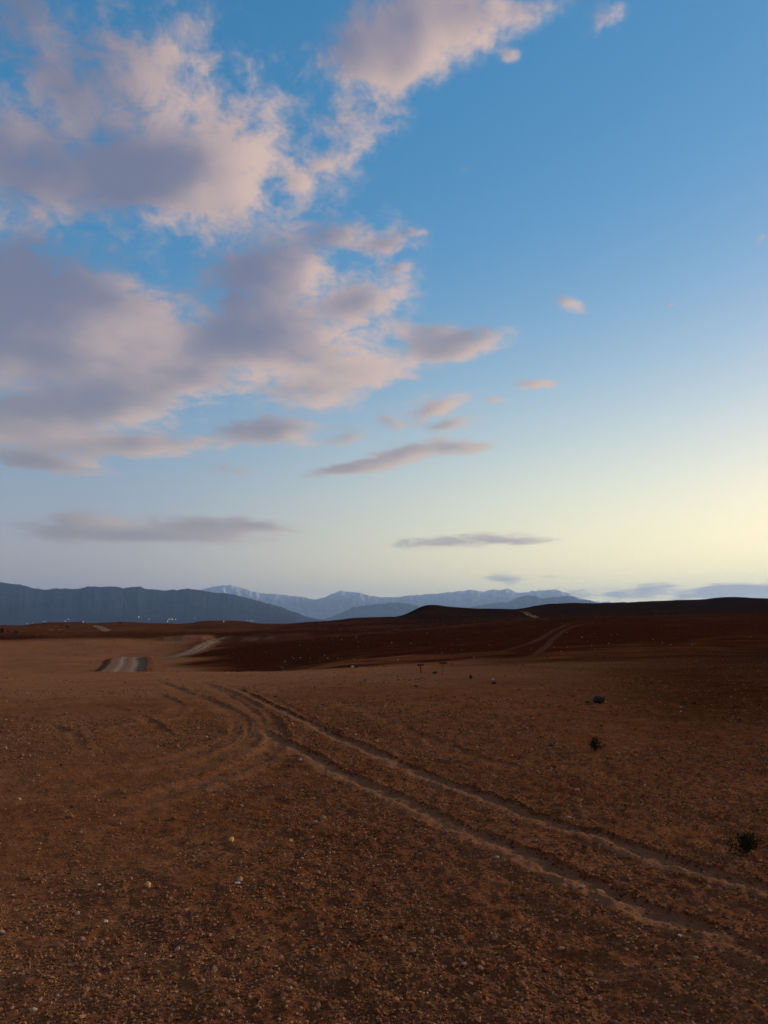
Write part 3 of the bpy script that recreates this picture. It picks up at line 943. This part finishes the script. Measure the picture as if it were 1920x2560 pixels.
# dark crumbs added along the far rut edges to deepen their shadow line
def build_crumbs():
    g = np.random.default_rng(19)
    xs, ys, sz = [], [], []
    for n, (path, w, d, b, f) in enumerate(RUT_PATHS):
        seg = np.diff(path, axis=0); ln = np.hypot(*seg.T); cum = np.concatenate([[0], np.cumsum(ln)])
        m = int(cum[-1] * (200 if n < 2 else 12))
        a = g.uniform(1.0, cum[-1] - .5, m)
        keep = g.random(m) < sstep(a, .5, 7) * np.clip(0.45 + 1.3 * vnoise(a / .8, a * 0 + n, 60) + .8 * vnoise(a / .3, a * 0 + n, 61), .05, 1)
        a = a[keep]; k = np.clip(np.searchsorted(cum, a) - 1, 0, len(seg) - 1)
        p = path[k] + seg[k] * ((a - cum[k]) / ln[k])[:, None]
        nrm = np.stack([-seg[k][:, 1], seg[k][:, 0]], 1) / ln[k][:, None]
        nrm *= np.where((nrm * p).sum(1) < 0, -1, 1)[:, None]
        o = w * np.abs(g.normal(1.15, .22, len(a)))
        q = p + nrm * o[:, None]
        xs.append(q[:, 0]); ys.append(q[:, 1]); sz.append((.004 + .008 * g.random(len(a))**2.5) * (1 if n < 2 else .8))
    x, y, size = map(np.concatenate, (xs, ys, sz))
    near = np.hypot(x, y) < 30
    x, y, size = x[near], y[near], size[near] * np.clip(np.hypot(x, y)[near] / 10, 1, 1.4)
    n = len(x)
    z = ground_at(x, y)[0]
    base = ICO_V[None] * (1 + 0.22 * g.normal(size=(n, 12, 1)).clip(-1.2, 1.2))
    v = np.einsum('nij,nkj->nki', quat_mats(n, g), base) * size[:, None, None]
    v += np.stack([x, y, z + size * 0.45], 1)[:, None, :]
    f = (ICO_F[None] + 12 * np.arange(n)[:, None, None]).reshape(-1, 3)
    me = fast_mesh('shade_crumbs', v.reshape(-1, 3), f, M_GRAVEL, flat=True)
    attr(me, 'tone', np.repeat(g.uniform(0, .22, n), 12))  # dark tone painted in for the shaded rut wall
    tag(link(bpy.data.objects.new('shade_crumbs', me)), kind='stuff')


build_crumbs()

# loose rock strewn over the slopes beyond the brow
def build_rubble(n, seed):
    g = np.random.default_rng(seed)
    x, y = scatter(n, 42, 640, 1.25, g)
    z, dust, grav, dark = ground_at(x, y)
    keep = (g.random(n) < np.clip(dark + .15 + fbm(x / 15, y / 15, 3, 143), 0, 1) * sstep(np.hypot(x, y), 45, 95)) & (np.abs(x) < y)
    for path, width in ((ROAD, 5), (path_of(TRACKS[0][0], 1.5, lo=20), 1.2), (path_of(TRACKS[1][0], 1.5, lo=20), 1.2)):
        sd, _ = along(path, x, y, 12)
        keep &= np.abs(sd) > width
    x, y, z = x[keep], y[keep], z[keep]
    n = len(x)
    size = (0.03 + 0.12 * g.random(n)**4) * np.clip(np.hypot(x, y) / 150, .8, 2.2)
    base = OCT_V[None] * (1 + 0.25 * g.normal(size=(n, 6, 1)).clip(-1.2, 1.2)) * np.array([1, .8, .6])
    v = np.einsum('nij,nkj->nki', quat_mats(n, g), base) * size[:, None, None]
    v += np.stack([x, y, z + size * 0.2], 1)[:, None, :]
    f = (OCT_F[None] + 6 * np.arange(n)[:, None, None]).reshape(-1, 3)
    me = fast_mesh('rubble', v.reshape(-1, 3), f, M_GRAVEL, flat=True)
    attr(me, 'tone', np.repeat(np.clip(g.beta(1.2, 6, n) * .6, 0, .5), 6))
    tag(link(bpy.data.objects.new('rubble', me)), kind='stuff')


build_rubble(42000, 15)

# single pebbles large enough to pick out
PEBBLE_KINDS = [('brown pebble', M_STONES[0]), ('tan pebble', M_STONES[1]), ('pale pebble', M_STONES[2])]
pebble_meshes = []
for c, (kind, mat) in enumerate(PEBBLE_KINDS):
    pebble_meshes.append([fast_mesh('pebble', *stone_shape(400 + 10 * c + k, sub=1), mat) for k in range(5)])


def region_of(px, py):
    up = np.interp(px, [560, 833, 1099, 1539, 1920], [1712, 1830, 1940, 2092, 2210])
    lowr = np.interp(px, [600, 798, 995, 1284, 1666, 1920], [1795, 1892, 1985, 2110, 2270, 2365])
    if px > 620 and py < up - 12:
        return 'on the stony ground beyond the far wheel rut'
    if px > 640 and py < lowr - 12:
        return 'on the strip between the two wheel ruts'
    if px < 900 and py < 2060:
        return 'on the dusty turning circle at the left'
    if px < 960:
        return 'in the gravel of the left foreground'
    return 'in the gravel below the near wheel rut'


g = np.random.default_rng(77)
count = 0
while count < 285:
    py = 1790 + (2558 - 1790) * g.random()**0.75
    px = g.uniform(5, 1915)
    p = spot(px, py, hi=60)
    _, du, gr, _ = ground_at(np.array([p[0]]), np.array([p[1]]))
    if g.random() > 0.25 + gr[0] or gr[0] < 0.15:
        continue
    dist = p[1]
    size = (g.uniform(8, 15) if g.random() < .85 else g.uniform(15, 22)) / FOCAL * dist * 0.5
    kind = g.choice(3, p=[.58, .36, .06])
    o = bpy.data.objects.new('pebble', pebble_meshes[kind][g.integers(5)])
    o.location = (p[0], p[1], z_at(*p) + size * 0.22)
    o.scale = (size, size, size)
    o.rotation_euler = (g.normal() * .3, g.normal() * .3, g.uniform(0, 6.28))
    where = region_of(px, py)
    tag(link(o), f'small {PEBBLE_KINDS[kind][0]} lying loose {where}', 'pebble', f'{PEBBLE_KINDS[kind][0]}s {where}')
    count += 1


def stone(px, py, width_px, mat, label, seed, flat=0.62, category='stone', name='stone', group=None, tall=1.0, sink=0.3):
    p = spot(px, py, hi=900)
    size = width_px / FOCAL * p[1] * 0.5
    v, f = stone_shape(seed, 2, flat)
    v = v.copy(); v[:, 2] *= tall
    o = bpy.data.objects.new(name, fast_mesh(name, v, f, mat))
    low = v[:, 2].min()
    o.location = (p[0], p[1], z_at(*p) - low * size * (1 - sink))
    o.scale = (size, size, size)
    o.rotation_euler = (0, 0, seed * 0.7)
    return tag(link(o), label, category, group)


stone(370, 2219, 15, M_ORANGE, 'bright orange pebble in the gravel of the left foreground', 501, .8, tall=1.2)
stone(264, 2296, 14, M_WHITE, 'small bluish white chip below the orange pebble', 502, .5)
stone(593, 2211, 13, M_WHITE, 'white pebble in the gravel right of the orange pebble', 503, .5)
stone(247, 2208, 10, M_WHITE, 'small white pebble left of the orange pebble', 504, .6)
stone(1500, 2232, 28, M_STONES[1], 'flat tan stone at the edge of the near wheel rut', 505, .3)
stone(1455, 2230, 14, M_STONES[2], 'pale round pebble left of the flat tan stone by the near rut', 506, .8)
stone(173, 2040, 22, M_STONES[1], 'tan stone on the outer curve of the turning circle at the left', 507, .7)
stone(180, 2018, 11, M_DARKROCK, 'black stone just beyond the tan stone on the turning circle', 508, .7)
stone(578, 2105, 15, M_ORANGE, 'orange brown pebble in a heap of small stones left of centre', 509, .8)
stone(1700, 2348, 12, M_WHITE, 'white pebble in the gravel at lower right below the near rut', 510, .5)
stone(1460, 2122, 14, M_DARKROCK, 'black round stone between the two wheel ruts', 511, .8)
stone(1497, 1759, 30, M_DARKROCK, 'large dark boulder alone on the ground at right', 512, .8, 'boulder', 'boulder', tall=1.1)
stone(1511, 1757, 14, M_STONES[1], 'flat tan stone leaning beside the large dark boulder', 513, .4)
stone(1470, 1756, 14, M_DARKROCK, 'low dark stone at the left foot of the large boulder', 514, .4)
stone(1177, 1699, 10, M_DARKROCK, 'small upright black stone right of the signposts', 515, .9, tall=1.3)
stone(1234, 1708, 16, M_DARKROCK, 'low black stone right of the small upright one', 516, .5)
stone(1232, 1703, 7, M_WHITE, 'white stone lying on the low black stone right of the signposts', 517, .6, sink=-.5)
stone(1087, 1685, 15, M_DARKROCK, 'low black stone between the two signposts', 518, .5)
stone(892, 1669, 14, M_DARKROCK, 'low dark stone on the brow left of the signposts', 519, .45)
stone(882, 1668, 9, M_WHITE, 'white stone at the left of the dark one on the brow', 520, .5)
stone(902, 1669, 8, M_STONES[2], 'pale stone at the right of the dark one on the brow', 521, .5)
stone(702, 1672, 20, M_DARKROCK, 'low black stone on the brow at the edge of the dark slope', 522, .4)
stone(913, 1701, 6, M_DARKROCK, 'tiny black stone below the stones on the brow', 523, .7)
stone(1040, 1718, 12, M_DARKROCK, 'low dark stone in front of the left signpost', 524, .5)
stone(807, 1764, 12, M_DARKROCK, 'dark stone beyond the far end of the far rut', 525, .5)
stone(1290, 1835, 10, M_DARKROCK, 'dark stone left of the green shrub', 526, .6)
stone(1379, 1864, 16, M_DARKROCK, 'low dark stone directly left of the green shrub', 527, .4)
stone(1385, 1920, 15, M_STONES[0], 'brown stone below and left of the green shrub', 528, .6)
stone(723, 1915, 10, M_DARKROCK, 'black stone left of the near rut', 529, .7)

# pale stones strewn on the dark slopes
pale_mesh = [fast_mesh('pale_stone', *stone_shape(600 + k, 1, .6), M_WHITE) for k in range(3)]
for k in range(46):
    for _ in range(60):
        px, py = g.uniform(560, 1915), g.uniform(1566, 1672)
        if py > 1560 + 20 and py < 1700 - 0.06 * (px - 600) - 18:
            break
    p = spot(px, py, lo=55, hi=900)
    o = bpy.data.objects.new('pale_stone', pale_mesh[k % 3])
    s = g.uniform(1.6, 3.8) / FOCAL * p[1] * 0.5
    o.location = (p[0], p[1], z_at(*p) + s * .3); o.scale = (s, s, s); o.rotation_euler = (0, 0, g.uniform(0, 6))
    side = 'left of the wheel track' if px < 1230 else 'right of the wheel track'
    tag(link(o), f'small pale stone on the dark slope {side}', 'stone', f'pale stones on the dark slope {side}')


# ------------------------------------------------------------------ built things
def box(sx, sy, sz, x=0, y=0, z=0, bev=0.0):
    """bevelled block centred on x, y and standing on z"""
    b = min(bev, sx / 3, sy / 3, sz / 3)
    if b <= 0:
        co = [(x + i * sx / 2, y + j * sy / 2, z + k * sz) for k in (0, 1) for i, j in ((-1, -1), (1, -1), (1, 1), (-1, 1))]
        return co, [(0, 3, 2, 1), (4, 5, 6, 7), (0, 1, 5, 4), (1, 2, 6, 5), (2, 3, 7, 6), (3, 0, 4, 7)]
    import bmesh
    bm = bmesh.new(); bmesh.ops.create_cube(bm, size=1)
    for v in bm.verts:
        v.co = (x + v.co.x * sx, y + v.co.y * sy, z + (v.co.z + .5) * sz)
    bmesh.ops.bevel(bm, geom=bm.edges[:], offset=b, segments=1, affect='EDGES')
    bm.verts.index_update()
    co = [tuple(v.co) for v in bm.verts]; fs = [[v.index for v in f.verts] for f in bm.faces]
    bm.free()
    return co, fs


def part(name, geo, mat, parent=None):
    co, fs = geo
    me = bpy.data.meshes.new(name); me.from_pydata([tuple(c) for c in co], [], [tuple(f) for f in fs]); me.update()
    if mat:
        me.materials.append(mat)
    return link(bpy.data.objects.new(name, me), parent)


def empty(name, loc, rz=0.0, rx=0.0, ry=0.0):
    o = bpy.data.objects.new(name, None)
    o.location, o.rotation_euler, o.empty_display_size = loc, (rx, ry, rz), 0.1
    return link(o)


def pole(h, r0, r1, wob, seed, sides=8, rings=6):
    gg = np.random.default_rng(seed)
    co, fs = [], []
    for k in range(rings):
        cx, cy = gg.normal() * wob * (k > 0), gg.normal() * wob * (k > 0)
        rr = r0 + (r1 - r0) * k / (rings - 1)
        for a in range(sides):
            th = 2 * math.pi * a / sides
            co.append((cx + rr * math.cos(th) * gg.uniform(.9, 1.1), cy + rr * math.sin(th), h * k / (rings - 1) - 0.06 * (k == 0)))
    for k in range(rings - 1):
        for a in range(sides):
            b = (a + 1) % sides
            fs.append((k * sides + a, k * sides + b, (k + 1) * sides + b, (k + 1) * sides + a))
    fs.append([(rings - 1) * sides + a for a in range(sides)])
    return co, fs


def signpost(px, py, top, half, tilt, label, wood):
    p = spot(px, py, hi=200)
    u = p[1] / FOCAL
    h = (py - top) * u
    root = empty('signpost', (p[0], p[1], z_at(*p) - 0.02), 0.12, 0.0, tilt)
    tag(root, label, 'signpost', None)
    part('post', pole(h * 0.93, 1.7 * u, 1.5 * u, 0.25 * u, int(px)), wood, root)
    part('board', box(2 * half * u, 0.7 * u + .012, 5.0 * u, 0.5 * u, -1.9 * u, h - 5.0 * u, 0.3 * u), M_PLANK, root)
    part('nail', box(0.9 * u, 0.5 * u, 0.9 * u, 0.2 * u, -2.7 * u, h - 2.8 * u, 0.1 * u), M_DARKROCK, root)


signpost(1053, 1681, 1657, 8, -0.10, 'leaning wooden signpost with a small dark board, the left of the two', M_PLANK)
signpost(1107, 1688, 1656, 9.5, 0.02, 'upright pale wooden signpost with a small dark board, the right of the two', M_WOOD)


def shrub(px, py, width_px, height_px, label, seed, lean=0.0, count=420):
    gg = np.random.default_rng(seed)
    p = spot(px, py, hi=900)
    u = p[1] / FOCAL
    w, h = width_px * u / 2, height_px * u
    root = empty('shrub', (p[0], p[1], z_at(*p) - 0.005))
    tag(root, label, 'shrub')
    sc, sf, lc, lf = [], [], [], []
    tips = []
    for k in range(46):
        a, e = gg.uniform(0, 6.283), gg.uniform(0.1, 1.0)
        tip = np.array([math.cos(a) * w * e * gg.uniform(.6, 1.1) + lean * w, math.sin(a) * w * e * .9, h * (1.05 - 0.55 * e**2) * gg.uniform(.55, 1.1)])
        mid = tip * np.array([.42, .42, .60])
        pts = [np.zeros(3) + gg.normal(size=3) * np.array([.06, .06, 0]) * w, mid, tip]
        for s in range(2):
            d = pts[s + 1] - pts[s]; side = np.cross(d, gg.normal(size=3)); side /= np.linalg.norm(side) + 1e-9
            oth = np.cross(d, side); oth /= np.linalg.norm(oth) + 1e-9
            ra, rb = h * .016 * (1 - .4 * s), h * .010 * (1 - .5 * s)
            n0 = len(sc)
            for q, rr in ((pts[s], ra), (pts[s + 1], rb)):
                for th in (0, 2.09, 4.19):
                    sc.append(q + rr * (side * math.cos(th) + oth * math.sin(th)))
            for c in range(3):
                d2 = (c + 1) % 3
                sf.append((n0 + c, n0 + d2, n0 + 3 + d2, n0 + 3 + c))
        tips.append((mid, tip))
    for k in range(count):
        m, t = tips[gg.integers(len(tips))]
        c = m + (t - m) * gg.uniform(-.3, 1.08) + gg.normal(size=3) * w * .06
        c[2] = max(c[2], h * .03)
        d = (t - m) / (np.linalg.norm(t - m) + 1e-9) + gg.normal(size=3) * .7
        d /= np.linalg.norm(d); s = np.cross(d, gg.normal(size=3)); s /= np.linalg.norm(s) + 1e-9
        ln, wd = h * gg.uniform(.10, .2), h * gg.uniform(.022, .045)
        n0 = len(lc)
        lc += [c, c + d * ln * .5 + s * wd, c + d * ln, c + d * ln * .5 - s * wd]
        lf.append((n0, n0 + 1, n0 + 2, n0 + 3))
    part('stems', (sc, sf), M_STEM, root)
    part('foliage', (lc, lf), M_LEAF, root)


shrub(1487, 1876, 50, 32, 'small green desert shrub on the open stony ground at right', 31, .05)
shrub(1862, 2132, 100, 50, 'dark spreading shrub at the right edge beyond the far rut', 32, .12, 620)
shrub(300, 1560, 12, 6, 'low dark bush on the crest of the far left hills', 33, 0, 300)
shrub(168, 1571, 12, 7, 'low dark bush beside the far left track', 34, 0, 300)
shrub(1555, 1546, 9, 4, 'low bush where the wheel track leaves the crest at right', 35, 0, 200)


def hut(px, py, wpx, hpx, label, door):
    p = spot(px, py, lo=150, hi=900)
    u = p[1] / FOCAL
    w, h = wpx * u, hpx * u
    root = empty('stone_hut', (p[0], p[1], z_at(*p) - 0.1), 0.25)
    tag(root, label, 'hut')
    part('wall', box(w, w * .8, h, 0, 0, 0, .12), M_WALL, root)
    part('roof', box(w * 1.08, w * .88, h * .09, 0, 0, h + .003, .05), M_STONES[0], root)
    d = part('door', box(w * .24, .12, h * .62, door * w, -w * .4 - .05, 0, .02), M_PLANK, root)
    part('handle', box(.08, .05, .2, door * w + w * .08, -w * .4 - .13, h * .28, .01), M_DARKROCK, d)


hut(6, 1584, 9, 11, 'tall dark hut at the left edge of the valley', .15)
hut(41, 1585, 10, 7, 'low dark hut right of the one at the left edge', -.15)
hut(22, 1581, 7, 3.5, 'tiny low hut between the two larger huts', 0)

p = spot(559, 1556, lo=400, hi=900)
u = p[1] / FOCAL
root = tag(empty('marker_post', (p[0], p[1], z_at(*p) - .1)), 'white marker post on the flat mound of the far left hills', 'post')
part('post', pole(5.5 * u, 1.1 * u, 1.0 * u, 0, 5), M_PAINT, root)
part('base', box(3.4 * u, 3.4 * u, 1.0 * u, 0, 0, 0, .05), M_WALL, root)

# lit houses at the foot of the near mountains
M_LAMP = bpy.data.materials.new('lamp_glow'); M_LAMP.use_nodes = True
in_tree(M_LAMP.node_tree); N.clear()
em = node('ShaderNodeEmission'); em.inputs[0].default_value = (1.0, .86, .62, 1); em.inputs[1].default_value = 8
L.new(em.outputs[0], node('ShaderNodeOutputMaterial').inputs[0])
_sy, _sx, _sz = SLOPE[..., 1], SLOPE[..., 0], SLOPE[..., 2]
VILLAGE = [(70, 1559.5, 1.0), (74, 1562, .8), (83, 1556.5, .6), (97, 1559.5, 1.2), (110, 1554, 1.1), (115, 1554, 1.0), (163, 1552.5, .8), (168, 1552, 1.0), (172, 1549, .7),
           (210, 1555, 1.5), (348, 1542.5, 1.5), (373, 1548, 1.4), (420, 1553, 1.8), (424, 1547.5, 1.0), (431, 1548, .9), (440, 1548.5, .8), (487, 1547, .6), (507, 1551, .5),
           (614, 1552, .7), (620, 1551.5, .8), (627, 1552, .8), (632, 1552, .7)]
ORDINAL = ['leftmost', 'second', 'third', 'fourth', 'fifth', 'sixth', 'seventh', 'eighth', 'ninth', 'tenth', 'eleventh', 'twelfth', 'thirteenth', 'fourteenth', 'fifteenth',
           'sixteenth', 'seventeenth', 'eighteenth', 'nineteenth', 'twentieth', 'twenty-first', 'rightmost']
for k, (px, py, br) in enumerate(VILLAGE):
    t, s = tangent_of(px, py), slope_of(py)
    col = int(np.argmin(np.abs(_sx[0] / _sy[0] - t)))
    gap = EYE + _sy[:, col] * s - _sz[:, col]
    q = int(np.argmax(gap < 0))
    f = gap[q - 1] / (gap[q - 1] - gap[q]) if q > 0 else 0
    y = _sy[q - 1, col] + f * (_sy[q, col] - _sy[q - 1, col]) if q > 0 else _sy[0, col]
    z = EYE + y * s
    root = empty('village_house', (y * t, y - 15, z - 4))
    place = ORDINAL[k] + (' of the lit houses at the mountain foot' if k in (0, len(VILLAGE) - 1) else ' lit house from the left at the mountain foot')
    tag(root, place, 'house', 'lit houses at the foot of the mountains')
    part('wall', box(15, 10, 7), M_WALL, root)
    part('roof', box(16, 11, 1.0, 0, 0, 7.01), M_STONES[0], root)
    w = 4.2 * br
    part('lit_window', box(w, .5, 3.2, 0, -5.3, 2.2), M_LAMP, root)


# ------------------------------------------------------------------ haze
M_HAZE = bpy.data.materials.new('haze'); M_HAZE.use_nodes = True
in_tree(M_HAZE.node_tree); N.clear()
vol = node('ShaderNodeVolumePrincipled')
vol.inputs['Color'].default_value = (.37, .60, 1.0, 1)
vol.inputs['Density'].default_value = 2.3e-5
vol.inputs['Anisotropy'].default_value = 0.25
L.new(vol.outputs[0], node('ShaderNodeOutputMaterial').inputs['Volume'])
bx, by, bz0, bz1 = 68000, 68000, -80, 2700
co = [(sx * bx, sy * by, z) for z in (bz0, bz1) for sx, sy in ((-1, -1), (1, -1), (1, 1), (-1, 1))]
f = [(0, 3, 2, 1), (4, 5, 6, 7), (0, 1, 5, 4), (1, 2, 6, 5), (2, 3, 7, 6), (3, 0, 4, 7)]
tag(link(bpy.data.objects.new('haze', fast_mesh('haze', co, f, M_HAZE))), kind='stuff')
